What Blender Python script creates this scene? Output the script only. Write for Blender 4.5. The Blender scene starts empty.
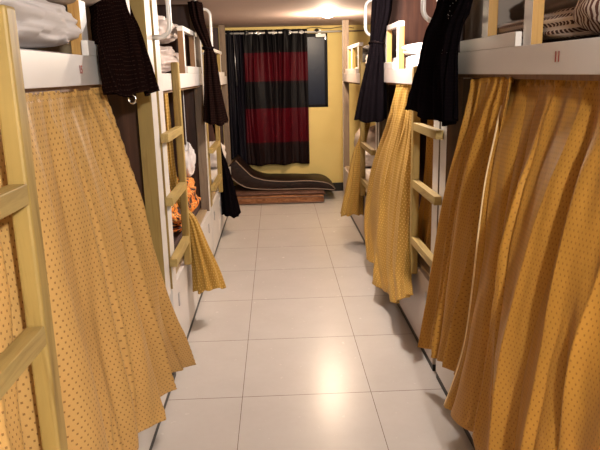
import bpy, math, random
from mathutils import Vector, noise
R = math.radians
scene = bpy.context.scene
col = scene.collection

# ------------------------------------------------------------------ materials
def new_mat(name):
    m = bpy.data.materials.new(name); m.use_nodes = True
    nt = m.node_tree
    return m, nt, nt.nodes['Principled BSDF']

def math_node(nt, op, a, b=None, c=None):
    n = nt.nodes.new('ShaderNodeMath'); n.operation = op
    for i, v in enumerate((a, b, c)):
        if v is None: continue
        if isinstance(v, (int, float)): n.inputs[i].default_value = v
        else: nt.links.new(v, n.inputs[i])
    return n.outputs[0]

def mix_col(nt, fac, a, b):
    n = nt.nodes.new('ShaderNodeMix'); n.data_type = 'RGBA'
    if isinstance(fac, (int, float)): n.inputs[0].default_value = fac
    else: nt.links.new(fac, n.inputs[0])
    for i, v in ((6, a), (7, b)):
        if isinstance(v, tuple): n.inputs[i].default_value = (*v, 1)
        else: nt.links.new(v, n.inputs[i])
    return n.outputs[2]

def coord(nt, kind='Object', scale=(1, 1, 1)):
    tc = nt.nodes.new('ShaderNodeTexCoord'); mp = nt.nodes.new('ShaderNodeMapping')
    mp.inputs['Scale'].default_value = scale
    nt.links.new(tc.outputs[kind], mp.inputs['Vector'])
    return mp.outputs[0]

def noise_tex(nt, vec, scale, detail=4, rough=.55, dist=0):
    n = nt.nodes.new('ShaderNodeTexNoise')
    n.inputs['Scale'].default_value = scale; n.inputs['Detail'].default_value = detail
    n.inputs['Roughness'].default_value = rough; n.inputs['Distortion'].default_value = dist
    nt.links.new(vec, n.inputs['Vector'])
    return n.outputs['Fac']

def ramp(nt, fac, stops):
    n = nt.nodes.new('ShaderNodeValToRGB'); r = n.color_ramp
    while len(r.elements) < len(stops): r.elements.new(.5)
    for e, (p, c) in zip(r.elements, stops):
        e.position = p; e.color = (*c, 1)
    nt.links.new(fac, n.inputs[0])
    return n.outputs[0]

def bump(nt, b, height, strength=.3, dist=.002):
    n = nt.nodes.new('ShaderNodeBump'); n.inputs['Strength'].default_value = strength
    n.inputs['Distance'].default_value = dist
    nt.links.new(height, n.inputs['Height']); nt.links.new(n.outputs[0], b.inputs['Normal'])

def plain(name, c, rough=.6, metal=0, var=.12, nscale=6):
    m, nt, b = new_mat(name)
    f = noise_tex(nt, coord(nt), nscale)
    d = tuple(x * (1 - var) for x in c); e = tuple(min(1, x * (1 + var)) for x in c)
    nt.links.new(mix_col(nt, f, d, e), b.inputs['Base Color'])
    b.inputs['Roughness'].default_value = rough; b.inputs['Metallic'].default_value = metal
    return m

def wood(name, dark, light, axis=2, rough=.55, knots=True):
    m, nt, b = new_mat(name)
    sc = [22, 22, 22]; sc[axis] = 1.6
    v = coord(nt, 'Object', tuple(sc))
    g = noise_tex(nt, v, 1.6, 6, .6, .6)
    g2 = noise_tex(nt, coord(nt, 'Object', (3, 3, 3)), 1.5, 3)
    c1 = ramp(nt, g, [(.3, dark), (.52, light), (.75, tuple(x * .85 for x in light))])
    c2 = mix_col(nt, math_node(nt, 'MULTIPLY', g2, .45), c1, tuple(x * .55 for x in dark))
    nt.links.new(c2, b.inputs['Base Color'])
    b.inputs['Roughness'].default_value = rough
    bump(nt, b, g, .25, .002)
    return m

def dotted_cloth(name, base, dot, sheen=.25, sx=.0185, sy=.0135, rough=.5):
    m, nt, b = new_mat(name)
    tc = nt.nodes.new('ShaderNodeTexCoord'); sp = nt.nodes.new('ShaderNodeSeparateXYZ')
    nt.links.new(tc.outputs['UV'], sp.inputs[0])
    u, v = sp.outputs[0], sp.outputs[1]
    vy = math_node(nt, 'DIVIDE', v, sy)
    row = math_node(nt, 'FLOOR', vy)
    odd = math_node(nt, 'MODULO', row, 2.0)
    ux = math_node(nt, 'ADD', math_node(nt, 'DIVIDE', u, sx), math_node(nt, 'MULTIPLY', odd, .5))
    fx = math_node(nt, 'ABSOLUTE', math_node(nt, 'SUBTRACT', math_node(nt, 'FRACT', ux), .5))
    fy = math_node(nt, 'ABSOLUTE', math_node(nt, 'SUBTRACT', math_node(nt, 'FRACT', vy), .5))
    a = math_node(nt, 'LESS_THAN', fx, .125); c = math_node(nt, 'LESS_THAN', fy, .19)
    d = math_node(nt, 'MULTIPLY', a, c)
    n = noise_tex(nt, coord(nt, 'UV', (1, 1, 1)), 5, 3)
    n2 = noise_tex(nt, coord(nt, 'UV', (220, 500, 1)), 1, 2)
    basec = mix_col(nt, n, tuple(x * .86 for x in base), tuple(min(1, x * 1.1) for x in base))
    basec = mix_col(nt, math_node(nt, 'MULTIPLY', n2, .25), basec, tuple(x * .6 for x in base))
    nt.links.new(mix_col(nt, math_node(nt, 'MULTIPLY', d, .75), basec, dot), b.inputs['Base Color'])
    b.inputs['Roughness'].default_value = rough
    b.inputs['Sheen Weight'].default_value = .08; b.inputs['Sheen Tint'].default_value = (1, .7, .35, 1)
    b.inputs['Sheen Roughness'].default_value = .4
    b.inputs['Specular IOR Level'].default_value = .28; b.inputs['Specular Tint'].default_value = (1, .8, .5, 1)
    bump(nt, b, math_node(nt, 'SUBTRACT', n2, d), .25, .001)
    return m

def dark_cloth(name, base, thread, rough=.6, fine=240):
    m, nt, b = new_mat(name)
    tc = nt.nodes.new('ShaderNodeTexCoord'); sp = nt.nodes.new('ShaderNodeSeparateXYZ')
    nt.links.new(tc.outputs['UV'], sp.inputs[0])
    f = math_node(nt, 'FRACT', math_node(nt, 'MULTIPLY', sp.outputs[1], 62.0))
    l = math_node(nt, 'LESS_THAN', f, .22)
    f2 = math_node(nt, 'LESS_THAN', math_node(nt, 'FRACT', math_node(nt, 'MULTIPLY', sp.outputs[0], 60.0)), .55)
    n = noise_tex(nt, coord(nt, 'UV', (2, 2, 1)), 4, 3)
    k = math_node(nt, 'MULTIPLY', math_node(nt, 'MULTIPLY', l, f2), math_node(nt, 'MULTIPLY', n, .9))
    nt.links.new(mix_col(nt, k, base, thread), b.inputs['Base Color'])
    b.inputs['Roughness'].default_value = rough
    b.inputs['Specular IOR Level'].default_value = .0
    w = noise_tex(nt, coord(nt, 'UV', (fine, fine * 2, 1)), 1, 2)
    bump(nt, b, w, .3, .001)
    return m

M = {}
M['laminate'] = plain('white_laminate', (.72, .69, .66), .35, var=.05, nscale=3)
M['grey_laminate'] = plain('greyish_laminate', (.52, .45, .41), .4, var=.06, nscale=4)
M['pine'] = wood('pine_timber', (.27, .17, .04), (.47, .325, .095))
M['pine_y'] = wood('pine_timber_lengthwise', (.29, .19, .05), (.50, .36, .12), axis=1)
M['honey'] = wood('honey_timber', (.42, .20, .045), (.62, .36, .1))
M['brownwood'] = wood('brown_timber', (.16, .075, .03), (.3, .16, .07))
M['greywood'] = wood('weathered_timber', (.12, .08, .055), (.25, .18, .12))
M['ply'] = wood('plywood', (.40, .28, .15), (.55, .41, .24), axis=1)
M['taupe'] = plain('taupe_board', (.34, .27, .22), .6)
M['kick'] = plain('black_kickboard', (.012, .010, .009), .5)
M['steel'] = plain('painted_steel', (.78, .76, .73), .3, .1, .04)
M['chrome'] = plain('chrome', (.75, .72, .68), .18, 1, .03)
M['ring'] = plain('dull_metal', (.5, .5, .52), .3, .9, .05)
M['red_paint'] = plain('red_paint', (.3, .035, .02), .6)
M['pencil'] = plain('pencil_grey', (.25, .22, .2), .7)
M['gold'] = dotted_cloth('gold_dotted_fabric', (.60, .362, .122), (.15, .066, .02))
M['gold_shaded'] = dotted_cloth('gold_dotted_fabric_shaded', (.45, .225, .040), (.19, .08, .012))  # same gold fabric, with the shade put into its base colour
M['gold_painted_sheen'] = dotted_cloth('gold_fabric_painted_sheen', (.42, .245, .052), (.85, .58, .22), sx=.022, sy=.017)  # pale dots paint the sheen of the satin into the colour
M['selvage'] = plain('pale_selvage', (.8, .62, .35), .6)
M['dark_brown'] = dark_cloth('dark_brown_fabric', (.008, .0035, .003), (.05, .028, .022))
M['black_cloth'] = dark_cloth('black_fabric', (.004, .003, .004), (.012, .008, .008))

def panel_wall():
    m, nt, b = new_mat('dark_wood_panelling')
    tc = nt.nodes.new('ShaderNodeTexCoord'); sp = nt.nodes.new('ShaderNodeSeparateXYZ')
    nt.links.new(tc.outputs['Object'], sp.inputs[0])
    f = math_node(nt, 'FRACT', math_node(nt, 'MULTIPLY', sp.outputs[1], 8.0))
    g = math_node(nt, 'LESS_THAN', f, .06)
    n = noise_tex(nt, coord(nt, 'Object', (20, 20, 1.2)), 1.5, 5)
    c = ramp(nt, n, [(.3, (.035, .013, .010)), (.6, (.085, .033, .02)), (.8, (.14, .06, .035))])
    nt.links.new(mix_col(nt, g, c, (.01, .005, .004)), b.inputs['Base Color'])
    b.inputs['Roughness'].default_value = .35
    return m
M['panelling'] = panel_wall()

def tile_floor():
    m, nt, b = new_mat('glazed_floor_tiles')
    tc = nt.nodes.new('ShaderNodeTexCoord'); sp = nt.nodes.new('ShaderNodeSeparateXYZ')
    nt.links.new(tc.outputs['Object'], sp.inputs[0])
    def line(o, off, size, w):
        t = math_node(nt, 'DIVIDE', math_node(nt, 'ADD', o, off), size)
        f = math_node(nt, 'ABSOLUTE', math_node(nt, 'SUBTRACT', math_node(nt, 'FRACT', t), .5))
        return math_node(nt, 'GREATER_THAN', f, .5 - w / size), math_node(nt, 'FLOOR', t)
    lx, ix = line(sp.outputs[0], .1966 + 6, .6, .0013)
    ly, iy = line(sp.outputs[1], -2.7214 + 6.564, .6564, .0018)
    g = math_node(nt, 'MAXIMUM', lx, ly)
    n = noise_tex(nt, coord(nt, 'Object', (1, 1, 1)), 4.5, 3, .5, 0)
    n2 = noise_tex(nt, coord(nt, 'Object', (1, 1, 1)), 26, 4, .6)
    wn = nt.nodes.new('ShaderNodeTexWhiteNoise'); wn.noise_dimensions = '2D'
    cb = nt.nodes.new('ShaderNodeCombineXYZ'); nt.links.new(ix, cb.inputs[0]); nt.links.new(iy, cb.inputs[1])
    nt.links.new(cb.outputs[0], wn.inputs['Vector'])
    c = mix_col(nt, n, (.54, .515, .485), (.63, .605, .575))
    c = mix_col(nt, math_node(nt, 'MULTIPLY', n2, .22), c, (.42, .36, .3))
    c = mix_col(nt, math_node(nt, 'MULTIPLY', wn.outputs[0], .14), c, (.45, .38, .33))
    nt.links.new(mix_col(nt, g, c, (.16, .11, .08)), b.inputs['Base Color'])
    nt.links.new(math_node(nt, 'ADD', math_node(nt, 'MULTIPLY', n2, .05), .24), b.inputs['Roughness'])
    bump(nt, b, math_node(nt, 'SUBTRACT', 1.0, g), .4, .001)
    return m
M['floor'] = tile_floor()
M['floor'].node_tree.nodes['Principled BSDF'].inputs['Specular IOR Level'].default_value = .24
M['yellow'] = plain('yellow_wall_paint', (.80, .62, .22), .7, var=.07, nscale=2.5)
M['ceil'] = plain('ceiling_paint', (.50, .38, .34), .75, var=.05, nscale=1.5)
M['glass'] = plain('night_dark_glass', (.003, .006, .022), .3, var=.2)
M['glass'].node_tree.nodes['Principled BSDF'].inputs['Specular IOR Level'].default_value = .15
M['black_frame'] = plain('black_window_frame', (.004, .004, .006), .5)
M['black_frame'].node_tree.nodes['Principled BSDF'].inputs['Specular IOR Level'].default_value = .1

# ------------------------------------------------------------------ mesh helpers
class MB:
    def __init__(s): s.v = []; s.f = []; s.m = []; s.uv = []
    def box(s, x0, x1, y0, y1, z0, z1, mats=None):
        # mats: dict face->material index; faces -x +x -y +y -z +z
        x0, x1 = sorted((x0, x1)); y0, y1 = sorted((y0, y1)); z0, z1 = sorted((z0, z1))
        n = len(s.v)
        s.v += [(x0,y0,z0),(x1,y0,z0),(x1,y1,z0),(x0,y1,z0),(x0,y0,z1),(x1,y0,z1),(x1,y1,z1),(x0,y1,z1)]
        fs = {'-x':(0,4,7,3),'+x':(1,2,6,5),'-y':(0,1,5,4),'+y':(3,7,6,2),'-z':(0,3,2,1),'+z':(4,5,6,7)}
        for k, f in fs.items():
            s.f.append(tuple(n+i for i in f)); s.m.append((mats or {}).get(k, 0))
        return s
    def tube(s, pts, r, seg=12, cap=True):
        pts = [Vector(p) for p in pts]; n0 = len(s.v)
        prev = None
        for i, p in enumerate(pts):
            t = (pts[min(i+1, len(pts)-1)] - pts[max(i-1, 0)]).normalized()
            if prev is None:
                a = t.orthogonal().normalized()
            else:
                a = (prev - t * prev.dot(t)).normalized()
            prev = a; b = t.cross(a)
            rr = r[i] if isinstance(r, (list, tuple)) else r
            for k in range(seg):
                th = 2*math.pi*k/seg
                s.v.append(tuple(p + (a*math.cos(th) + b*math.sin(th))*rr))
        for i in range(len(pts)-1):
            for k in range(seg):
                a = n0+i*seg+k; b = n0+i*seg+(k+1)%seg
                s.f.append((a, b, b+seg, a+seg)); s.m.append(0)
        if cap:
            s.f.append(tuple(n0+k for k in range(seg))[::-1]); s.m.append(0)
            s.f.append(tuple(n0+(len(pts)-1)*seg+k for k in range(seg))); s.m.append(0)
        return s
    def build(s, name, mats, parent=None, bevel=0, smooth=False, origin=None):
        me = bpy.data.meshes.new(name)
        o = bpy.data.objects.new(name, me)
        org = Vector(origin) if origin else Vector((0, 0, 0))
        me.from_pydata([tuple(Vector(v) - org) for v in s.v], [], s.f); me.update()
        for m in (mats if isinstance(mats, (list, tuple)) else [mats]): me.materials.append(m)
        for p, mi in zip(me.polygons, s.m):
            p.material_index = mi; p.use_smooth = smooth
        o.location = org
        col.objects.link(o)
        if parent is not None:
            o.parent = parent
            o.location = org - parent_world(parent)
        if bevel:
            b = o.modifiers.new('bevel', 'BEVEL'); b.width = bevel; b.segments = 2; b.limit_method = 'ANGLE'
        return o

def parent_world(p):
    v = Vector(p.location)
    while p.parent is not None:
        p = p.parent; v += Vector(p.location)
    return v

def tag(o, label=None, cat=None, group=None, kind=None):
    if label: o['label'] = label
    if cat: o['category'] = cat
    if group: o['group'] = group
    if kind: o['kind'] = kind
    return o

def empty(name, loc):
    o = bpy.data.objects.new(name, None); o.location = loc; o.empty_display_size = .1
    col.objects.link(o); return o

def cr(p0, p1, p2, p3, t):
    return 0.5*((2*p1)+(-p0+p2)*t+(2*p0-5*p1+4*p2-p3)*t*t+(-p0+3*p1-3*p2+p3)*t*t*t)

def interp(arr, t):
    n = len(arr)-1; x = max(0, min(.999999, t))*n; i = int(x); f = x-i
    g = lambda k: arr[max(0, min(n, k))]
    return cr(g(i-1), g(i), g(i+1), g(i+2), f)

def grid_mesh(name, P, nu, nv, U, V, closed, mat, parent, solid):
    vs = [tuple(p) for r in P for p in r]; fs = []; w = len(P[0])
    for j in range(len(P)-1):
        for i in range(w-1):
            a = j*w+i; fs.append((a, a+1, a+w+1, a+w))
    org = Vector((sum(v[0] for v in vs)/len(vs), sum(v[1] for v in vs)/len(vs), min(v[2] for v in vs)))
    me = bpy.data.meshes.new(name)
    me.from_pydata([tuple(Vector(v)-org) for v in vs], [], fs); me.update()
    uv = me.uv_layers.new(name='UVMap')
    for p in me.polygons:
        p.use_smooth = True
        for li in p.loop_indices:
            k = me.loops[li].vertex_index; uv.data[li].uv = (U[k], V[k])
    me.materials.append(mat)
    o = bpy.data.objects.new(name, me); o.location = org; col.objects.link(o)
    if parent is not None:
        o.parent = parent; o.location = org - parent_world(parent)
    if solid:
        s = o.modifiers.new('thickness', 'SOLIDIFY'); s.thickness = solid; s.offset = 0
    return o

def cloth(name, ctrl, folds, amps, width, mat, seed=0, nu=300, nv=110, header=0, wrinkle=.006, parent=None, solid=.0025, clamp=None, sharp=1.0):
    """ctrl: rows (top to hem) of 3D points; amps: fold depth per row."""
    rnd = random.Random(seed)
    rows = [[Vector(p) for p in r] for r in ctrl]
    ph = [rnd.uniform(0, 6.28) for _ in range(8)]
    P = []; U = []; V = []
    hgt = sum((rows[i+1][len(rows[i+1])//2]-rows[i][len(rows[i])//2]).length for i in range(len(rows)-1))
    base = []
    for j in range(nv+1):
        v = j/nv
        r = []
        for i in range(nu+1):
            u = i/nu
            r.append(interp([interp(row, u) for row in rows], v))
        base.append(r)
    vlen = [0.0]
    for j in range(nv): vlen.append(vlen[-1]+(base[j+1][nu//2]-base[j][nu//2]).length)
    for j in range(nv+1):
        v = j/nv; A = interp(amps, v); r = []
        for i in range(nu+1):
            u = i/nu
            a = base[j][max(0, i-3)]; b = base[j][min(nu, i+3)]
            c = base[max(0, j-2)][i]; d = base[min(nv, j+2)][i]
            n = (b-a).cross(d-c)
            if n.length > 1e-9: n.normalize()
            uu = u + .012*math.sin(2*math.pi*(1.7*u+.8*v)+ph[0]) + .01*v*math.sin(2*math.pi*(3.1*u)+ph[1])
            nn = noise.noise(Vector((u*folds*.55, v*1.1, seed*3.7)))
            s = math.sin(2*math.pi*folds*uu+ph[2]+1.3*nn)
            s = math.copysign(abs(s)**sharp, s)
            s2 = .55*math.sin(2*math.pi*folds*.43*uu+ph[3]+.9*v)
            s3 = .3*math.sin(2*math.pi*folds*2.3*uu+ph[4])*max(0, 1-1.6*v)
            mod = .65+.5*noise.noise(Vector((u*folds*.3+9, v*1.6, seed)))
            lump = noise.noise(Vector((uu*folds*1.25+4, v*.55, seed*1.9)))*2.4
            lump2 = noise.noise(Vector((uu*folds*3.1, v*.8+3, seed*2.3)))
            gate = max(0, min(1, .5+1.5*noise.noise(Vector((uu*folds*.5+20, v*1.0, seed)))))
            ridge = max(0, 1-abs(noise.noise(Vector((uu*folds*.95+40, v*.45, seed*1.3))))*3.2)**2.2
            ridge2 = max(0, 1-abs(noise.noise(Vector((uu*folds*1.7-30, v*.7, seed*2.9))))*3.5)**2
            disp = A*(lump+.5*lump2+s*mod*gate*.7+s2*.3+s3*.8+ridge*1.5-ridge2*.9)
            disp += wrinkle*noise.noise(Vector((u*width*4.5, v*hgt*3.2, seed+5)))*1.8
            disp += wrinkle*.35*noise.noise(Vector((u*width*14, v*hgt*9, seed+8)))
            if header and v < header:
                k = min(1, (header-v)/header*3)
                disp += .0035*k*math.sin(2*math.pi*folds*5.1*u)+.003*k*math.sin(v*hgt*400)
            p = base[j][i]+n*disp
            if v > .8:
                p.z += (v-.8)*5*.008*math.sin(2*math.pi*folds*.5*u+ph[5])
            if clamp: p = clamp(p)
            r.append(p); U.append(u*width); V.append(vlen[j])
        P.append(r)
    return grid_mesh(name, P, nu, nv, U, V, False, mat, parent, solid)

def bundle(name, rows, pleats, mat, seed=0, width=1.2, nth=150, nv=80, parent=None):
    """gathered cloth: rows of (cx, cy, cz, half_x, half_y, pleat_depth)."""
    rnd = random.Random(seed); ph = [rnd.uniform(0, 6.28) for _ in range(6)]
    arr = [Vector(r[:3]) for r in rows]; hx = [r[3] for r in rows]; hy = [r[4] for r in rows]; pd = [r[5] for r in rows]
    P = []; U = []; V = []
    L = sum((arr[i+1]-arr[i]).length for i in range(len(arr)-1))
    vlen = 0.0; last = arr[0]
    for j in range(nv+1):
        v = j/nv; c = interp(arr, v); vlen += (c-last).length; last = c; a = interp(hx, v); b = interp(hy, v); d = interp(pd, v); r = []
        for i in range(nth+1):
            th = 2*math.pi*i/nth
            q = 1+d*(math.sin(pleats*th+ph[0]+.5*math.sin(3*th+ph[1]+2*v))*.75+.35*math.sin((pleats//2)*th+ph[2]))
            q += .12*noise.noise(Vector((math.cos(th)*1.5, math.sin(th)*1.5+seed, v*3)))
            z = c.z
            if v > .9: z += (v-.9)*10*(.012*math.sin(2*th+ph[3])+.006*math.sin(7*th))
            r.append(Vector((c.x+a*q*math.cos(th), c.y+b*q*math.sin(th), z)))
            U.append(i/nth*width); V.append(vlen)
        P.append(r)
    return grid_mesh(name, P, nth, nv, U, V, True, mat, parent, .002)

def soft(name, c, size, mat, seed=0, power=.45, lump=.12, parent=None, rotz=0, nlat=36, nlon=60, flat=True, lumpscale=2.2):
    """superellipsoid body with creases: pillows, bedding bundles."""
    vs = []; U = []; V = []; P = []
    sg = lambda x, p: math.copysign(abs(x)**p, x)
    for j in range(nlat+1):
        ph = -math.pi/2+math.pi*j/nlat; r = []
        for i in range(nlon+1):
            th = 2*math.pi*i/nlon
            x = sg(math.cos(ph), power)*sg(math.cos(th), power)
            y = sg(math.cos(ph), power)*sg(math.sin(th), power)
            z = sg(math.sin(ph), .8 if not flat else .7)
            d = Vector((x, y, z))
            k = 1+lump*noise.noise(d*lumpscale+Vector((seed*7, seed, 0)))+lump*.45*noise.noise(d*lumpscale*2.7+Vector((seed, 3, 1)))
            p = Vector((x*size[0]/2*k, y*size[1]/2*k, z*size[2]/2*(k if z > 0 else 1)))
            ca, sa = math.cos(rotz), math.sin(rotz)
            r.append(Vector((c[0]+p.x*ca-p.y*sa, c[1]+p.x*sa+p.y*ca, c[2]+size[2]/2+p.z)))
            U.append(th/6.283*2*(size[0]+size[1])); V.append(j/nlat*size[2]*3)
        P.append(r)
    return grid_mesh(name, P, nlon, nlat, U, V, True, mat, parent, 0)

# ------------------------------------------------------------------ setting
ROOM = dict(x0=-1.40, x1=1.60, y0=-2.4, y1=7.95, h=2.0)
X0, X1, Y0, Y1, H = ROOM['x0'], ROOM['x1'], ROOM['y0'], ROOM['y1'], ROOM['h']
def st(o): return tag(o, kind='structure')
st(MB().box(X0-.1, X1+.1, Y0-.1, Y1+.1, -.1, 0).build('floor', M['floor']))
st(MB().box(X0-.1, X1+.1, Y0-.1, Y1+.1, H, H+.1).build('ceiling', M['ceil']))
st(MB().box(X0-.1, X0, Y0, Y1, 0, H).build('wall_left', M['panelling']))
st(MB().box(X1, X1+.1, Y0, Y1, 0, H).build('wall_right', M['panelling']))
st(MB().box(X0-.1, X1+.1, Y0-.1, Y0, 0, H).build('wall_front', M['yellow']))
# back wall with the window opening (-.50 .. .64, 1.04 .. 1.92)
WX0, WX1, WZ0, WZ1 = -.50, .645, 1.045, 1.915
b = MB()
b.box(X0-.1, WX0, Y1, Y1+.12, 0, H).box(WX1, X1+.1, Y1, Y1+.12, 0, H)
b.box(WX0, WX1, Y1, Y1+.12, 0, WZ0).box(WX0, WX1, Y1, Y1+.12, WZ1, H)
st(b.build('wall_back', M['yellow']))
st(MB().box(X0, X1, Y1-.014, Y1, 0, .105).build('baseboard_back', M['kick'], bevel=.003))
win = empty('window_1', (.07, Y1, WZ0)); st(win)
b = MB()
for x in (WX0, .05, WX1-.035): b.box(x, x+.035, Y1+.012, Y1+.06, WZ0, WZ1)
b.box(WX0, WX1, Y1+.012, Y1+.06, WZ0, WZ0+.035).box(WX0, WX1, Y1+.012, Y1+.06, WZ1-.04, WZ1)
b.build('window_frame', M['black_frame'], win, bevel=.003)
MB().box(WX0+.02, WX1-.02, Y1+.03, Y1+.036, WZ0+.02, WZ1-.02).build('window_pane', M['glass'], win)
MB().box(.615, .627, Y1-.002, Y1+.02, 1.84, 1.885).build('window_latch', M['ring'], win)

# ------------------------------------------------------------------ ceiling lights
def emis(name, c, s):
    m, nt, bb = new_mat(name)
    bb.inputs['Base Color'].default_value = (*c, 1)
    bb.inputs['Emission Color'].default_value = (*c, 1); bb.inputs['Emission Strength'].default_value = s
    return m
def ceiling_light(x, y, power, c, label, size=.11, strength=30):
    t = empty('ceiling_light', (x, y, H)); tag(t, label, 'ceiling light', 'round lights in the ceiling')
    b = MB(); n = 32
    for r, z in ((.085, H), (.085, H-.012), (.068, H-.016), (.062, H-.008)):
        for k in range(n): b.v.append((x+r*math.cos(6.2832*k/n), y+r*math.sin(6.2832*k/n), z))
    for j in range(3):
        for k in range(n): b.f.append((j*n+k, j*n+(k+1) % n, (j+1)*n+(k+1) % n, (j+1)*n+k)); b.m.append(0)
    b.build('trim_ring', M['steel'], t, smooth=True)
    d = MB(); m = 8
    for q in range(m):
        a = math.pi/2*q/m
        for k in range(n): d.v.append((x+.062*math.cos(a)*math.cos(6.2832*k/n), y+.062*math.cos(a)*math.sin(6.2832*k/n), H-.010-.028*math.sin(a)))
    for q in range(m-1):
        for k in range(n): d.f.append((q*n+k, q*n+(k+1) % n, (q+1)*n+(k+1) % n, (q+1)*n+k)); d.m.append(0)
    d.f.append(tuple((m-1)*n+k for k in range(n))); d.m.append(0)
    d.build('diffuser', emis('lamp_glow', c, strength), t, smooth=True)
    l = bpy.data.lights.new('ceiling_lamp', 'POINT'); l.shadow_soft_size = .045; l.energy = power; l.color = c
    lo = bpy.data.objects.new('lamp_source', l); lo.location = (0, 0, -.095); lo.parent = t; col.objects.link(lo)
LAMPS = [(.52, 6.35, 44, (1, .78, .56), 'round glowing light in the ceiling before the window'),
         (.52, 3.75, 52, (1, .90, .80), 'round light in the ceiling above the middle of the aisle'),
         (.50, -.60, 125, (1, .955, .89), 'round light in the ceiling behind the viewer')]
for a in LAMPS: ceiling_light(*a)

# ------------------------------------------------------------------ bunk beds
FL, FR = -.538, .736
def bunk(side, ya, yb, zb, label, ladder=None, gate=None, rung_z=(1.2, .9, .6, ), handle=None, postsA=(), postsB=(),
         end_mat='panelling', upper_end='panelling', end=True, number=None, lad_d=(-.038, 0), top=.43, rail_top=1.53, doors=(), rod=True,
         gate_wood='pine', dim=False, rail_bot=.43, post_white=True, depth=.8, rung_near=None):
    s = -1 if side == 'L' else 1
    F = FL if side == 'L' else FR
    X = lambda d: F+s*d
    front = '+x' if s < 0 else '-x'
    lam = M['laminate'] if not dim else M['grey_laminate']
    t = empty('bunk_bed', (X(depth/2), (ya+yb)/2, 0))
    tag(t, label, 'bunk bed', 'bunk beds along the aisle')
    # storage base
    MB().box(X(.02), X(depth), ya, yb, .035, top).build('storage_base', lam, t, bevel=.002)
    n = len(doors)-1
    for i in range(n):
        d = MB().box(X(0), X(.019), doors[i]+.003, doors[i+1]-.003, .037, top-.001).build('storage_door', lam, t, bevel=.0015)
        yk = doors[i]+.16
        MB().box(X(-.006), X(0), yk-.012, yk+.012, top-.14, top-.07).build('hasp', M['ring'], d, bevel=.001)
    MB().box(X(.003), X(depth-.02), ya+.005, yb-.005, 0, .034).build('kickboard', M['kick'], t)
    MB().box(X(.02), X(depth), ya, yb, top, top+.012).build('lower_deck', M['ply'], t)
    # upper deck and its side rail
    MB().box(X(.02), X(depth), ya, yb, zb-.015, zb+.01).build('upper_deck', M['brownwood'], t)
    ra = max([ya]+[q[1] for q in postsA]); rb = min([yb]+[q[0] for q in postsB])
    rl = MB().box(X(0), X(.02), ra, rb, zb, zb+.083).build('side_rail', lam, t, bevel=.0015)
    if number:
        fc = bpy.data.curves.new('painted_number', 'FONT'); fc.body = number[0]; fc.size = number[4]; fc.extrude = .0004
        fc.align_x = 'CENTER'; fc.align_y = 'CENTER'; fc.shear = .0; fc.offset = .0008
        tmp = bpy.data.objects.new('painted_number', fc)
        col.objects.link(tmp); bpy.context.view_layer.update()
        me = bpy.data.meshes.new_from_object(tmp.evaluated_get(bpy.context.evaluated_depsgraph_get()))
        bpy.data.objects.remove(tmp)
        me.materials.clear(); me.materials.append(M['red_paint'])
        no = bpy.data.objects.new('painted_number', me); col.objects.link(no)
        no.rotation_euler = (R(90), R(number[3]), R(90) if s < 0 else R(-90)); no.parent = rl
        no.location = Vector((X(-.001), number[1], number[2]))-parent_world(rl)
    # end panel
    if end:
        MB().box(X(.075), X(depth), yb-.02, yb, top, zb-.02).build('end_panel', M[end_mat], t)
        MB().box(X(.075), X(depth), yb-.02, yb, zb+.02, H-.03).build('end_panel', M[upper_end], t)
    for (p0, p1, z0, z1, mt) in list(postsA)+list(postsB):
        MB().box(X(0.0), X(.065), p0, p1, z0, z1, {front: 1} if post_white else None).build('post', [M[mt], M['laminate']], t, bevel=.002)
    for (p0, p1) in ((ya, ya+.06), (yb-.06, yb)):
        MB().box(X(depth-.05), X(depth), p0, p1, top, H-.02).build('post', M['brownwood'], t)
    if ladder:
        y0, y1 = ladder   # near rail, far rail
        d0, d1 = lad_d
        b = MB().box(X(d0), X(d1), y1, y1+.05, rail_bot, rail_top)
        if ya > 0 and rung_near is None: pass
        else: b.box(X(d0), X(d1), y0-.05, y0, rail_bot, rail_top)
        l = b.build('ladder_rail', M['pine'], t, bevel=.006)
        for z in rung_z:
            MB().box(X(d0), X(d1-.003), y0 - (0 if rung_near is not None else .06), y1, z-.04, z).build('rung', M['pine_y'], l, bevel=.002)
    if gate:
        y0, y1, mids, zt = gate
        g = MB().box(X(.0), X(.02), y0+(.07 if side == 'R' else 0), y1, zb+.0835, zb+.127)
        g.box(X(.018), X(.056), y0, y1, zt-.03, zt)
        g = g.build('guard_rail', lam, t, bevel=.002)
        for y in mids:
            MB().box(X(.0205), X(.055), y, y+.065, zb+.012, zt-.03, {front: 1}).build('upright', [M[gate_wood], M['laminate']], g, bevel=.0015)
    if handle:
        y, z0, z1, out = handle
        pts = [(X(.01), y, z0)]
        for k in range(9):
            a = math.pi/2*k/8; pts.append((X(-out+.05-.05*math.sin(a)), y, z0+.05-.05*math.cos(a)))
        for k in range(9):
            a = math.pi/2*k/8; pts.append((X(-out+.05-.05*math.cos(a)), y, z1-.05+.05*math.sin(a)))
        pts.append((X(.01), y, z1))
        MB().tube(pts, .011, 12).build('grab_bar', M['steel'], t, smooth=True)
    if rod:
        MB().tube([(X(-.012), ya+.02, 1.955), (X(-.012), yb, 1.955)], .008, 10).build('curtain_rod', M['ring'], t, smooth=True)
    return t

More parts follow.
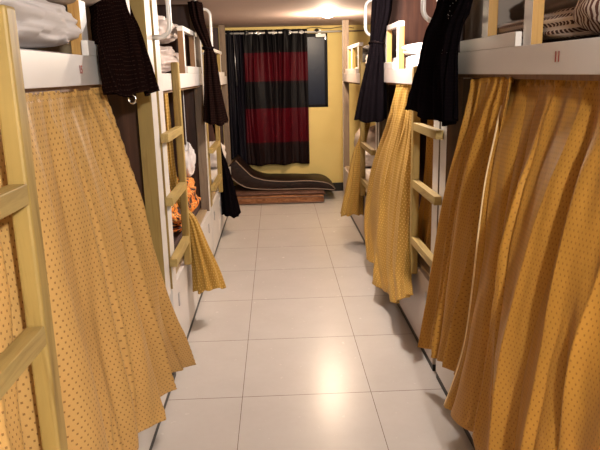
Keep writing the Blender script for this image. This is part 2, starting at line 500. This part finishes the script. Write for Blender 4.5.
bunk('L', .70, 2.98, 1.44, 'nearest left bunk bed with white side rail, red number and broad ladder rail',
     ladder=(.78, 1.205), gate=(1.95, 2.70, (1.97, 2.6), 1.80), rung_z=(1.27, .985, .69), postsB=((2.86, 2.985, .43, H-.03, 'pine'),),
     upper_end='ply', number=('15', 1.853, 1.482, 0, .03), lad_d=(-.068, -.030), rail_top=1.59, doors=(.72, 1.4, 2.1, 2.85), gate_wood='honey', rung_near=1)
bunk('L', 3.03, 5.0, 1.39, 'middle left bunk bed with open lower berth, flowered bedding above and a pine ladder',
     ladder=(3.05, 3.45), gate=(4.15, 4.86, (4.15, 4.70), 1.76), postsA=((3.045, 3.165, .43, H-.03, 'pine'),), postsB=((4.90, 5.0, .43, H-.03, 'greywood'),),
     handle=(3.02, 1.63, 1.95, .075), doors=(3.03, 3.9, 4.6, 5.0), gate_wood='brownwood')
bunk('L', 5.04, 7.50, 1.36, 'farthest left bunk bed beside the striped window curtain, with a dark panelled end',
     ladder=(5.1, 5.70), gate=(6.1, 7.1, (6.1, 6.9), 1.70), postsA=((5.04, 5.15, .43, H-.03, 'pine'),), postsB=((7.42, 7.50, 0, H-.005, 'greywood'),),
     handle=(5.05, 1.62, 1.94, .07), doors=(5.04, 5.6, 6.5, 7.45), gate_wood='pine', rod=False, post_white=False)
bunk('R', .45, 2.84, 1.44, 'nearest right bunk bed with white side rail and red number over a wide gold curtain',
     gate=(1.93, 2.60, (2.33, 1.93), 1.80), postsB=((2.76, 2.865, .43, H-.03, 'panelling'),), upper_end='taupe',  # post coloured dark to stand in for the shaded gap
     number=('11', 1.693, 1.484, 0, .038), doors=(.5, 1.3, 2.1, 2.84), gate_wood='honey')
bunk('R', 2.90, 4.66, 1.385, 'middle right bunk bed with white mattress above and ladder beside a gold curtain',
     ladder=(2.86, 3.27), gate=(4.0, 4.59, (4.0, 4.42), 1.75), postsA=((2.89, 2.995, .43, H-.03, 'greywood'),), rail_top=1.48,
     postsB=((4.60, 4.66, .43, H-.03, 'greywood'),),
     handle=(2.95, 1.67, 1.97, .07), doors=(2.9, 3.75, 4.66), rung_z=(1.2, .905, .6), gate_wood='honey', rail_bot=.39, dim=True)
bunk('R', 4.70, 7.12, 1.36, 'farthest right bunk bed whose open end shows the yellow wall',
     ladder=(4.78, 5.32), gate=(5.85, 6.85, (5.9, 6.4, 6.72), 1.71), postsA=((4.70, 4.77, .43, H-.03, 'greywood'),), postsB=((7.05, 7.12, 0, H-.005, 'greywood'),),
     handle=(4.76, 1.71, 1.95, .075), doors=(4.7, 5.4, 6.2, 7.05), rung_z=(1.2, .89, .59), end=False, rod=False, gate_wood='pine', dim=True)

# ------------------------------------------------------------------ mattresses and bedding on the bunks
def striped(name, a, c, freq, axis=1, dash=0, rough=.8, warp=0):
    m, nt, b = new_mat(name)
    tc = nt.nodes.new('ShaderNodeTexCoord'); sp = nt.nodes.new('ShaderNodeSeparateXYZ')
    nt.links.new(tc.outputs['Object'], sp.inputs[0])
    v = sp.outputs[axis]
    if warp: v = math_node(nt, 'ADD', v, math_node(nt, 'MULTIPLY', math_node(nt, 'POWER', math_node(nt, 'ABSOLUTE', sp.outputs[2]), 2.0), warp))
    f = math_node(nt, 'LESS_THAN', math_node(nt, 'FRACT', math_node(nt, 'MULTIPLY', v, freq)), .5)
    if dash:
        g = math_node(nt, 'LESS_THAN', math_node(nt, 'FRACT', math_node(nt, 'MULTIPLY', sp.outputs[1 if axis == 2 else 2], dash)), .62)
        f = math_node(nt, 'MULTIPLY', f, g)
    nt.links.new(mix_col(nt, f, a, c), b.inputs['Base Color']); b.inputs['Roughness'].default_value = rough
    return m
def blotch(name, stops, scale, rough=.8):
    m, nt, b = new_mat(name)
    n = noise_tex(nt, coord(nt), scale, 3, .5, 1.2)
    r = ramp(nt, n, stops); r.node.color_ramp.interpolation = 'CONSTANT'
    nt.links.new(r, b.inputs['Base Color']); b.inputs['Roughness'].default_value = rough
    return m
M['sheet'] = plain('white_sheet', (.74, .70, .69), .85, var=.06)
M['grey_sheet'] = plain('grey_white_sheet', (.62, .57, .54), .85)
M['satin'] = plain('satin_grey_pink', (.50, .42, .38), .35, var=.25, nscale=10)
M['floral'] = blotch('floral_cotton', [(0, (.12, .06, .05)), (.40, (.70, .62, .58)), (.56, (.60, .26, .22)), (.62, (.72, .66, .62))], 16)
M['orange'] = blotch('orange_flower_blanket', [(0, (.03, .012, .01)), (.43, (.80, .20, .012)), (.50, (.85, .46, .14)), (.54, (.05, .015, .01)), (.58, (.82, .26, .02))], 10)
M['stripe'] = striped('striped_blanket', (.70, .58, .49), (.07, .022, .016), 48, axis=2, dash=48)
M['stripe_curve'] = striped('wavy_striped_blanket', (.78, .68, .60), (.13, .05, .035), 55, axis=1, warp=6)
M['chocolate'] = plain('chocolate_cloth', (.045, .018, .014), .8)
M['charcoal'] = plain('charcoal_cloth', (.02, .018, .018), .7)
M['fawn'] = plain('fawn_cloth', (.42, .34, .28), .7)

def mattress(side, ya, yb, z, h, mat, label, depth=.74, group='thin mattresses on the bunks', d0=.07):
    d0 = max(d0, .07); depth = .745-d0
    s = -1 if side == 'L' else 1; F = FL if side == 'L' else FR
    x0, x1 = sorted((F+s*d0, F+s*(d0+depth)))
    o = MB().box(x0, x1, ya, yb, z, z+h).build('mattress', mat, None, bevel=.02, smooth=True, origin=((x0+x1)/2, (ya+yb)/2, z))
    o.modifiers['bevel'].segments = 4
    return tag(o, label, 'mattress', group)
mattress('L', .78, 2.92, 1.4501, .085, M['sheet'], 'white mattress on the upper deck of the nearest left bunk', depth=.72)
mattress('L', 3.07, 4.88, 1.4001, .07, M['floral'], 'flower-print mattress on the upper deck of the middle left bunk', depth=.72, d0=.05)
mattress('L', 5.12, 7.36, 1.3701, .07, M['grey_sheet'], 'grey-white mattress on the upper deck of the farthest left bunk', depth=.70, d0=.05)
mattress('R', .55, 2.74, 1.4501, .08, M['chocolate'], 'chocolate brown mattress on the upper deck of the nearest right bunk', depth=.72, d0=.05)
mattress('R', 3.02, 4.58, 1.3951, .15, M['sheet'], 'thick white mattress on the upper deck of the middle right bunk', depth=.70, d0=.07)
mattress('R', 4.82, 7.02, 1.3701, .13, M['grey_sheet'], 'pale mattress on the upper deck of the farthest right bunk', depth=.70, d0=.07)
mattress('L', 3.1, 4.95, .4421, .06, M['chocolate'], 'brown mattress under the orange flowered blanket in the middle left lower berth', d0=.07, depth=.7)
mattress('L', 5.2, 7.38, .4421, .08, M['sheet'], 'white mattress in the lower berth of the farthest left bunk', d0=.07, depth=.7)
mattress('R', 3.0, 4.6, .4421, .05, M['charcoal'], 'dark mattress in the lower berth of the middle right bunk', d0=.1, depth=.68)
mattress('R', 4.85, 7.0, .4421, .09, M['grey_sheet'], 'pale mattress in the lower berth of the farthest right bunk', d0=.1, depth=.68)

o = soft('blanket', (-.80, 1.64, 1.5351), (.50, .94, .135), M['sheet'], 3, .62, .14, nlon=120, nlat=60); tag(o, 'rumpled white blanket on the upper deck of the nearest left bunk', 'blanket')
o = soft('blanket', (-.82, 1.95, 1.655), (.6, .7, .13), M['fawn'], 5, .6, .12); tag(o, 'fawn blanket folded behind the white blanket on the nearest left bunk', 'blanket')
o = soft('pillow', (-.80, 4.20, 1.475), (.36, .62, .17), M['satin'], 11, .6, .25); tag(o, 'shiny grey-pink pillow on the flowered mattress of the middle left bunk', 'pillow', 'satin pillows on the middle left bunk')
o = soft('pillow', (-.80, 4.25, 1.66), (.36, .58, .16), M['satin'], 15, .6, .3); tag(o, 'topmost shiny patterned pillow on the middle left bunk', 'pillow', 'satin pillows on the middle left bunk')
o = soft('blanket', (-.74, 4.22, .5025), (.32, 1.15, .26), M['orange'], 21, .7, .3); tag(o, 'orange flowered blanket heaped in the middle left lower berth', 'blanket')
o = soft('carrier_bag', (-.66, 4.72, .73), (.10, .16, .24), M['sheet'], 27, .9, .35); tag(o, 'small white plastic bag hanging inside the middle left lower berth', 'bag')
MB().tube([(-.66, 4.72, .96), (-.66, 4.72, 1.374)], .003, 6).build('string', M['sheet'], o)
o = soft('pillow', (-.68, 6.7, .5225), (.26, .5, .26), M['sheet'], 33, .7, .2); tag(o, 'white pillow in the lower berth of the farthest left bunk', 'pillow')
# right upper
o = soft('blanket', (1.00, 2.16, 1.5301), (.40, .95, .095), M['stripe'], 41, .45, .10); tag(o, 'brown and cream dash-striped blanket on the nearest right bunk behind the guard uprights', 'blanket')
o = soft('blanket', (.92, 1.66, 1.5301), (.26, .30, .20), M['stripe_curve'], 44, .7, .12); tag(o, 'wavy striped brown and white blanket bundle on the nearest right bunk', 'blanket')
o = soft('pillow', (1.18, 2.25, 1.625), (.44, .9, .15), M['fawn'], 47, .6, .12); tag(o, 'fawn pillow behind the dash-striped blanket on the nearest right bunk', 'pillow')
o = soft('pillow', (.93, 4.1, 1.5451), (.30, .5, .075), M['sheet'], 51, .6, .12); tag(o, 'flat white pillow on the middle right upper mattress', 'pillow')
o = soft('pillow', (.98, 6.3, 1.5001), (.34, .60, .20), M['charcoal'], 55, .6, .15); tag(o, 'black pillow on the upper deck of the farthest right bunk', 'pillow')
o = soft('blanket', (.93, 5.9, 1.5001), (.20, .30, .12), M['grey_sheet'], 58, .6, .15); tag(o, 'folded pale blanket before the black pillow on the farthest right bunk', 'blanket')
o = soft('pillow', (.98, 6.75, .5325), (.30, .46, .36), M['fawn'], 61, .6, .15); tag(o, 'fawn pillow propped in the lower berth of the farthest right bunk', 'pillow')
o = soft('pillow', (.90, 6.35, .5325), (.18, .34, .18), M['sheet'], 64, .6, .15); tag(o, 'white pillow in the lower berth of the farthest right bunk', 'pillow')

# ------------------------------------------------------------------ gold privacy curtains
GG = 'gold dotted privacy curtains of the lower berths'
rows = [
 [(-.556,.80,1.43),(-.556,1.1,1.43),(-.556,1.4,1.43),(-.556,1.7,1.43),(-.556,1.95,1.43),(-.556,2.16,1.43)],
 [(-.55,.80,1.33),(-.55,1.1,1.33),(-.55,1.4,1.33),(-.548,1.72,1.33),(-.545,2.0,1.33),(-.54,2.22,1.33)],
 [(-.545,.80,1.12),(-.54,1.1,1.12),(-.535,1.4,1.10),(-.52,1.75,1.09),(-.505,2.05,1.08),(-.49,2.28,1.06)],
 [(-.54,.80,.88),(-.535,1.1,.86),(-.525,1.4,.84),(-.50,1.78,.82),(-.475,2.1,.80),(-.445,2.35,.76)],
 [(-.53,.80,.62),(-.52,1.1,.60),(-.51,1.4,.58),(-.48,1.8,.56),(-.45,2.14,.54),(-.42,2.45,.48)],
 [(-.51,.80,.30),(-.50,1.1,.30),(-.49,1.4,.31),(-.47,1.82,.32),(-.445,2.2,.31),(-.405,2.60,.25)]]
o = cloth('privacy_curtain', rows, 9, [.006, .014, .026, .034, .036, .034], 2.6, M['gold'], seed=4, header=.07, nu=420, nv=150,
          clamp=lambda p: Vector((max(p.x, -.568), p.y, p.z)))
tag(o, 'broad gold dotted curtain below the nearest left bunk rail, behind the big ladder', 'curtain', GG)

# nearest right: two overlapping panels
rows = [
 [(.752,2.05,1.43),(.752,2.25,1.43),(.752,2.45,1.42)],
 [(.735,2.05,1.25),(.73,2.3,1.25),(.725,2.44,1.23)],
 [(.73,2.1,.95),(.71,2.38,.95),(.70,2.62,.93)],
 [(.73,2.15,.6),(.70,2.45,.6),(.685,2.73,.58)],
 [(.70,2.2,.30),(.68,2.48,.28),(.665,2.80,.18)]]
o = cloth('privacy_curtain', rows, 5, [.008, .014, .022, .026, .028], 1.0, M['gold_shaded'], seed=9, header=.05, nu=160, nv=120,
          clamp=lambda p: Vector((min(p.x, .775), p.y, p.z)))
tag(o, 'narrow gold curtain bunched at the far end of the nearest right lower berth', 'curtain', GG)
rows = [
 [(.785,.70,1.425),(.785,1.1,1.425),(.785,1.5,1.425),(.785,1.85,1.425),(.785,2.18,1.425)],
 [(.775,.70,1.34),(.775,1.1,1.34),(.775,1.5,1.34),(.765,1.82,1.34),(.745,2.12,1.33)],
 [(.745,.70,1.14),(.735,1.1,1.14),(.705,1.45,1.13),(.68,1.75,1.12),(.665,2.0,1.12)],
 [(.72,.70,.85),(.70,1.1,.85),(.67,1.45,.85),(.65,1.76,.85),(.645,2.02,.84)],
 [(.70,.70,.55),(.68,1.1,.55),(.66,1.45,.55),(.64,1.80,.54),(.63,2.08,.50)],
 [(.69,.70,.28),(.67,1.1,.28),(.65,1.45,.28),(.63,1.80,.26),(.605,2.20,.20)]]
o = cloth('privacy_curtain', rows, 6, [.005, .007, .013, .017, .022, .025], 2.3, M['gold_shaded'], seed=14, header=.07, nu=420, nv=150, wrinkle=.010,
          clamp=lambda p: Vector((min(p.x, .80), p.y, p.z)))
edge = [tuple(o.location+v.co) for v in list(o.data.vertices)[420::421]]
MB().tube(edge[8::3], .0035, 6).build('selvage', M['selvage'], o, smooth=True)
tag(o, 'wide gold dotted curtain filling the right edge of the photo', 'curtain', GG)

# middle right
rows = [
 [(.75,3.36,1.385),(.75,3.55,1.385),(.75,3.75,1.385),(.75,4.0,1.38)],
 [(.735,3.36,1.2),(.735,3.6,1.2),(.735,3.85,1.2),(.73,4.15,1.18)],
 [(.72,3.36,.95),(.715,3.7,.95),(.71,4.05,.95),(.70,4.45,.92)],
 [(.70,3.34,.65),(.69,3.75,.65),(.685,4.15,.63),(.672,4.68,.60)],
 [(.67,3.25,.40),(.665,3.65,.34),(.665,4.1,.32),(.66,4.70,.32)],
 [(.655,3.12,.33),(.645,3.42,.18),(.65,3.95,.12),(.66,4.55,.13)]]
o = cloth('privacy_curtain', rows, 6, [.004, .006, .010, .014, .018, .02], 1.7, M['gold_painted_sheen'], seed=19, header=.05, nu=300, nv=130,
          clamp=lambda p: Vector((min(p.x, .772), p.y, p.z)))
tag(o, 'gold curtain sweeping out beside the middle right ladder', 'curtain', GG)
rows = [
 [(.80,3.00,1.37),(.80,3.15,1.37),(.80,3.30,1.37)],
 [(.80,3.02,1.0),(.80,3.16,1.0),(.80,3.34,1.0)],
 [(.80,3.10,.7),(.80,3.22,.7),(.80,3.38,.7)],
 [(.80,3.22,.5),(.80,3.32,.5),(.80,3.44,.5)]]
o = cloth('privacy_curtain', rows, 3, [.012, .018, .02, .02], .7, M['gold_shaded'], seed=23, nu=100, nv=60)
tag(o, 'gold curtain hanging inside the berth behind the middle right ladder', 'curtain', GG)

# middle left, gathered and tied behind the ladder
o = bundle('privacy_curtain', [(-.585,3.44,1.375,.02,.07,.25),(-.585,3.46,1.15,.022,.07,.25),(-.58,3.50,.92,.022,.06,.22),(-.545,3.585,.74,.018,.03,.15),
     (-.505,3.60,.66,.028,.04,.15),(-.475,3.62,.50,.05,.07,.16),(-.45,3.64,.36,.07,.09,.16),(-.435,3.64,.235,.085,.10,.17)], 9, M['gold_painted_sheen'], 3, width=1.0)
tag(o, 'gold curtain tied in a bunch beside the middle left ladder', 'curtain', GG)
# farthest right, gathered
o = bundle('privacy_curtain', [(.775,5.42,1.35,.02,.06,.25),(.77,5.42,1.1,.025,.06,.2),(.735,5.43,.92,.03,.04,.15),(.70,5.46,.78,.045,.06,.15),
     (.675,5.46,.55,.07,.09,.16),(.645,5.46,.25,.10,.11,.18)], 9, M['gold_painted_sheen'], 8, width=1.1)
tag(o, 'gold curtain gathered beside the farthest right ladder', 'curtain', GG)

# ------------------------------------------------------------------ dark curtains of the upper berths
DG = 'dark curtains of the bunk berths'
def tie(rx, ry, c, parent):
    pts = [(c[0]+rx*math.cos(6.2832*k/24), c[1]+ry*math.sin(6.2832*k/24), c[2]+.006*math.sin(6.28*k/12)) for k in range(25)]
    MB().tube(pts, .007, 8, cap=False).build('tie_band', M['black_cloth'], parent, smooth=True)
rows = [
 [(-.58,2.20,1.95),(-.58,2.42,1.95),(-.58,2.66,1.95)],
 [(-.565,2.17,1.73),(-.56,2.42,1.73),(-.555,2.68,1.73)],
 [(-.535,2.08,1.64),(-.53,2.38,1.64),(-.53,2.66,1.64)],
 [(-.495,1.96,1.54),(-.49,2.28,1.54),(-.485,2.56,1.54)],
 [(-.475,1.95,1.41),(-.465,2.25,1.40),(-.46,2.53,1.40)]]
o = cloth('berth_curtain', rows, 4, [.012, .014, .014, .014, .016], .9, M['dark_brown'], seed=31, nu=160, nv=70,
          clamp=lambda p: Vector((max(p.x, -.52) if p.z < 1.56 else p.x, p.y, p.z)))
tag(o, 'dark brown curtain draped over the nearest left bunk rail beside the red number', 'curtain', DG)
r = [(-.475, 2.25, 1.34)]
o = MB().tube([(-.50+.013*math.cos(6.2832*k/24), 2.30, 1.385+.015*math.sin(6.2832*k/24)) for k in range(25)], .004, 8, cap=False).build('curtain_ring', M['chrome'], None, smooth=True)
tag(o, 'small metal ring hanging under the dark brown curtain on the left', 'ring')

o = bundle('berth_curtain', [(-.535,4.72,1.95,.045,.14,.16),(-.52,4.72,1.82,.042,.12,.16),(-.465,4.72,1.65,.03,.05,.1),(-.455,4.72,1.58,.042,.06,.14),(-.45,4.74,1.35,.06,.09,.15),(-.440,4.76,1.12,.088,.13,.15)], 8, M['dark_brown'], 12, width=1.0)
tag(o, 'dark brown curtain tied at the waist on the middle left bunk', 'curtain', DG)
tie(.036, .056, (-.465, 4.72, 1.645), o)
rows = [
 [(.715,2.24,1.95),(.715,2.5,1.95),(.715,2.84,1.95)],
 [(.70,2.28,1.73),(.70,2.52,1.73),(.70,2.80,1.73)],
 [(.69,2.40,1.60),(.685,2.60,1.60),(.68,2.94,1.60)],
 [(.69,2.43,1.45),(.67,2.68,1.45),(.665,3.04,1.45)],
 [(.68,2.38,1.28),(.665,2.60,1.245),(.65,3.12,1.27)]]
o = cloth('berth_curtain', rows, 6, [.010, .012, .016, .018, .02], 1.3, M['black_cloth'], seed=37, nu=220, nv=90,
          clamp=lambda p: Vector((min(p.x, .715), p.y, p.z)))
tag(o, 'wide black curtain with a beaded strip between the nearest and middle right bunks', 'curtain', DG)
# beaded strip on it
bb = MB(); rnd = random.Random(3)
def ico(b, c, r):
    n = len(b.v); b.v += [(c[0]+r,c[1],c[2]),(c[0]-r,c[1],c[2]),(c[0],c[1]+r,c[2]),(c[0],c[1]-r,c[2]),(c[0],c[1],c[2]+r),(c[0],c[1],c[2]-r)]
    for f in ((0,2,4),(2,1,4),(1,3,4),(3,0,4),(2,0,5),(1,2,5),(3,1,5),(0,3,5)): b.f.append(tuple(n+i for i in f)); b.m.append(0)
dg_tgt = bpy.context.evaluated_depsgraph_get(); dg_tgt.update()
from mathutils.bvhtree import BVHTree
bvh = BVHTree.FromPolygons([tuple(o.location+v.co) for v in o.data.vertices], [tuple(p.vertices) for p in o.data.polygons])
for k in range(150):
    z = rnd.uniform(1.50, 1.88); y = 2.50+.15*(z-1.5)+rnd.uniform(-.035, .035)
    h = bvh.ray_cast(Vector((.4, y, z)), Vector((1, 0, 0)))
    if h[0]: ico(bb, (h[0].x-.001, y, z), .0018)
s = bb.build('bead_strip', M['ring'], o); tag(s, 'strip of small pale beads', kind='stuff')

o = bundle('berth_curtain', [(.73,4.46,1.95,.06,.10,.14),(.72,4.46,1.82,.06,.10,.14),(.695,4.46,1.65,.045,.06,.1),(.69,4.46,1.56,.055,.07,.13),(.672,4.48,1.35,.082,.10,.14),(.655,4.5,1.13,.105,.13,.14)], 9, M['black_cloth'], 17, width=1.1)
tag(o, 'black curtain tied at the waist on the middle right bunk', 'curtain', DG)
tie(.05, .066, (.695, 4.46, 1.645), o)
o = bundle('berth_curtain', [(-.56,5.86,1.33,.02,.05,.2),(-.56,5.86,1.1,.02,.05,.2),(-.52,5.88,.80,.016,.03,.1),(-.50,5.9,.66,.035,.05,.12),(-.475,5.92,.45,.055,.08,.14),(-.452,5.95,.17,.082,.11,.14)], 8, M['black_cloth'], 22, width=.9)
tag(o, 'black curtain flaring out low beside the farthest left ladder', 'curtain', DG)
# maroon inner curtains, middle berths
def inner(s, y0, y1, z0, z1, d, label, seed):
    F = FL if s < 0 else FR; x = F+s*d
    rows = [[(x, y0, z1), (x, (y0+y1)/2, z1), (x, y1, z1)], [(x, y0, (z0+z1)/2), (x, (y0+y1)/2, (z0+z1)/2), (x, y1, (z0+z1)/2)], [(x, y0, z0), (x, (y0+y1)/2, z0), (x, y1, z0)]]
    o = cloth('berth_curtain', rows, 9, [.014, .016, .018], 1.6, M['maroon'], seed=seed, nu=200, nv=30)
    tag(o, label, 'curtain', DG)
M['maroon'] = dark_cloth('maroon_brown_fabric', (.05, .018, .014), (.07, .03, .02), .55)
inner(-1, 3.9, 4.86, .60, 1.36, .55, 'maroon brown curtain hanging inside the middle left lower berth', 71)
inner(1, 3.1, 4.56, 1.56, 1.93, .60, 'maroon brown curtain hanging at the back of the middle right upper berth', 73)

# ------------------------------------------------------------------ window curtains and rod
YR = Y1-.07
rod = empty('curtain_rod', (.1, Y1, 1.93)); tag(rod, 'white metal curtain rod above the dark window', 'curtain rod')
MB().tube([(-.60, YR, 1.928), (.80, YR, 1.928)], .011, 12).build('rod', M['steel'], rod, smooth=True)
MB().tube([(.80, YR, 1.928), (1.12, YR, 1.93)], .008, 12).build('rod_extension', M['greywood'], rod, smooth=True)
b = MB(); b.tube([(.515, YR, 1.928), (.515, YR, 1.945), (.515, YR, 1.965)], [.012, .03, .012], 14).build('finial', M['kick'], rod, smooth=True)
for x in (-.57, .55):
    MB().box(x-.012, x+.012, YR, Y1, 1.915, 1.94).box(x-.02, x+.02, Y1-.006, Y1, 1.88, 1.955).build('bracket', M['steel'], rod, bevel=.002)
MB().box(.50, .62, YR-.01, Y1-.04, 1.865, 1.905).build('end_block', M['laminate'], rod, bevel=.004)
cab = MB().tube([(.40+.07*k, Y1-.02, 1.972+.010*math.sin(k*1.3)) for k in range(9)], .004, 8).build('cable', M['kick'], None, smooth=True)
tag(cab, 'thin black cable along the wall above the window', 'cable')

def banded():
    m, nt, b = new_mat('black_and_maroon_banded_fabric')
    tc = nt.nodes.new('ShaderNodeTexCoord'); sp = nt.nodes.new('ShaderNodeSeparateXYZ')
    nt.links.new(tc.outputs['UV'], sp.inputs[0]); v = sp.outputs[1]
    def band(a, c): return math_node(nt, 'MULTIPLY', math_node(nt, 'GREATER_THAN', v, a), math_node(nt, 'LESS_THAN', v, c))
    f = math_node(nt, 'MAXIMUM', band(.262, .595), band(.915, 1.325))
    c1 = mix_col(nt, f, (.006, .005, .006), (.062, .002, .006))
    g = band(1.325, 3.0)
    c2 = mix_col(nt, g, c1, (.012, .006, .006))
    nt.links.new(c2, b.inputs['Base Color'])
    b.inputs['Roughness'].default_value = .5; b.inputs['Specular IOR Level'].default_value = .12
    return m
M['banded'] = banded()
M['blackish'] = plain('black_satin', (.006, .005, .009), .45)
M['blackish'].node_tree.nodes['Principled BSDF'].inputs['Specular IOR Level'].default_value = .12
def wc(x0, x1, z0, z1, n, amp, mat, seed, label, width, yy=YR):
    rows = []
    for z in (z1, z1-.1, (z0+z1)/2+.2, (z0+z1)/2-.3, z0):
        rows.append([(x0+(x1-x0)*k/3, yy, z) for k in range(4)])
    o = cloth('window_curtain', rows, n, [amp, amp, amp*.8, amp*.8, amp*.9], width, mat, seed=seed, nu=260, nv=50, wrinkle=.003,
              clamp=lambda p: Vector((p.x, min(p.y, Y1-.012), p.z)))
    return tag(o, label, 'curtain', None)
a = wc(-.375, .40, .365, 1.965, 5.5, .030, M['banded'], 81, 'black window curtain with two maroon bands', 1.5)
for k, x in enumerate((-.31, -.18, .0, .19, .33)):
    MB().tube([(x+.02*math.cos(6.2832*q/20), YR-.015, 1.928+.02*math.sin(6.2832*q/20)) for q in range(21)], .004, 8, cap=False).build('eyelet', M['chrome'], a, smooth=True)
for x0, x1 in ((-.29, -.17), (-.08, .03), (.15, .23)):
    pass
a = wc(-.585, -.36, .30, 1.965, 3, .024, M['blackish'], 85, 'plain black window curtain gathered at the left of the banded one', .8, YR-.005)
# pull cord
cd = MB().tube([(-.465, YR-.045, 1.93), (-.46, YR-.05, 1.6), (-.45, YR-.05, 1.33)], .004, 8).build('pull_cord', M['ring'], None, smooth=True)
tag(cd, 'thin pale cord hanging down the black window curtain', 'cord')

# ------------------------------------------------------------------ mattresses under the window
def quilt(name, c1, c2, rough=.5):
    m, nt, b = new_mat(name)
    n = noise_tex(nt, coord(nt, 'Object', (1, 1, 3)), 14, 3, .5, 1)
    nt.links.new(ramp(nt, n, [(.35, c1), (.65, c2)]), b.inputs['Base Color']); b.inputs['Roughness'].default_value = rough
    bump(nt, b, n, .4, .004)
    b.inputs['Specular IOR Level'].default_value = .2
    return m
M['brown_quilt'] = quilt('brown_quilted_cover', (.17, .06, .022), (.33, .15, .065))
M['brown_top'] = quilt('plain_brown_cover', (.09, .042, .028), (.14, .07, .048))
M['dark_quilt'] = quilt('dark_brown_cover', (.009, .004, .0025), (.024, .010, .007))
M['brown_piping'] = plain('brown_piping', (.16, .08, .045), .5)
M['piping'] = plain('pale_piping', (.26, .19, .14), .5)
def slab(name, path, thick, y0, y1, mat, pipe, label, wob=0):
    """path: bottom line (x,z); slab of given thickness normal to the line, between y0 and y1."""
    n = 60; B = []; T = []
    pts = [Vector((p[0], 0, p[1])) for p in path]
    for i in range(n+1):
        p = interp(pts, i/n); q = interp(pts, min(1, i/n+.01)); q0 = interp(pts, max(0, i/n-.01))
        t = (q-q0).normalized(); nr = Vector((-t.z, 0, t.x))
        e = min(1, (1-i/n)*16+.30) if not isinstance(thick, list) else 1
        th = interp(thick, i/n) if isinstance(thick, list) else thick*e
        B.append(p); T.append(p+nr*th)
    b = MB(); ring = 16
    prof = []
    for i in range(n+1):
        lo, hi = B[i], T[i]; h = (hi-lo)
        rr = min(.022, h.length*.4)
        sec = []
        # rounded rectangle in (y, h) plane
        for cx, cz, a0 in ((y0+rr, rr, 180), (y1-rr, rr, 270), (y1-rr, h.length-rr, 0), (y0+rr, h.length-rr, 90)):
            for k in range(4):
                a = R(a0+90*k/3); sec.append((cx+rr*math.cos(a), cz+rr*math.sin(a)))
        for (yy, zz) in sec:
            p = lo+h.normalized()*zz; b.v.append((p.x, yy, p.z+wob*noise.noise(Vector((p.x*6, yy*6, zz*4)))))
    for i in range(n):
        for k in range(ring):
            a_ = i*ring+k; c_ = i*ring+(k+1) % ring
            b.f.append((a_, c_, c_+ring, a_+ring)); b.m.append(0)
    b.f.append(tuple(range(ring))[::-1]); b.m.append(0); b.f.append(tuple(n*ring+k for k in range(ring))); b.m.append(0)
    o = b.build(name, mat, None, smooth=True, origin=((pts[0].x+pts[-1].x)/2, (y0+y1)/2, min(p.z for p in pts)))
    tag(o, label, 'mattress')
    for which, off in (((T, -.012), (B, .012)) if pipe else ()):
        pp = [(p.x, y0-.002, p.z+off) for p in which]
        MB().tube(pp, .0055, 8).build('piping', pipe, o, smooth=True)
    return o
slab('mattress', [(-.52, 0.004), (-.2, 0.004), (.1, 0.004), (.44, 0.004), (.52, 0.004)], [.09]*3+[.09, .08], 7.20, 7.86, M['brown_quilt'], M['brown_piping'], 'reddish brown thin mattress lying flat on the floor under the window', .006)
slab('mattress', [(-.52, .098), (-.2, .098), (.1, .098), (.46, .098), (.54, .09)], [.03, .03, .03, .03, .015], 7.23, 7.88, M['brown_top'], None, 'thin brown mattress between the flat one on the floor and the curled one', .006)
slab('mattress', [(-.62, .38), (-.50, .25), (-.36, .165), (-.15, .138), (.1, .133), (.35, .133), (.56, .118), (.66, .105)],
     [.19, .19, .17, .13, .115, .115, .10, .04], 7.36, 7.88, M['dark_quilt'], M['piping'], 'dark brown mattress with pale piping curling up against the left bunk', .01)

# ------------------------------------------------------------------ world, camera, view
w = bpy.data.worlds.new('World'); scene.world = w; w.use_nodes = True
w.node_tree.nodes['Background'].inputs[0].default_value = (.02, .02, .03, 1)
w.node_tree.nodes['Background'].inputs[1].default_value = .2
f, p, yw, ro = 640.254, .233277, .033115, .0242056
from mathutils import Matrix
fw = Vector((math.sin(yw)*math.cos(p), math.cos(yw)*math.cos(p), -math.sin(p)))
rt = Vector((math.cos(yw), -math.sin(yw), 0)); dn = fw.cross(rt)
r2 = rt*math.cos(ro)+dn*math.sin(ro); d2 = -rt*math.sin(ro)+dn*math.cos(ro)
cam = bpy.data.cameras.new('camera'); co = bpy.data.objects.new('camera', cam); col.objects.link(co)
mt = Matrix((( r2.x, -d2.x, -fw.x, 0), (r2.y, -d2.y, -fw.y, 0), (r2.z, -d2.z, -fw.z, 1.46), (0, 0, 0, 1)))
co.matrix_world = mt
cam.sensor_width = 36; cam.sensor_fit = 'HORIZONTAL'; cam.lens = f/600*36; cam.clip_start = .05
scene.camera = co
vs = scene.view_settings
vs.view_transform = 'Standard'; vs.look = 'None'; vs.gamma = 1; vs.use_curve_mapping = False; vs.exposure = 0.55
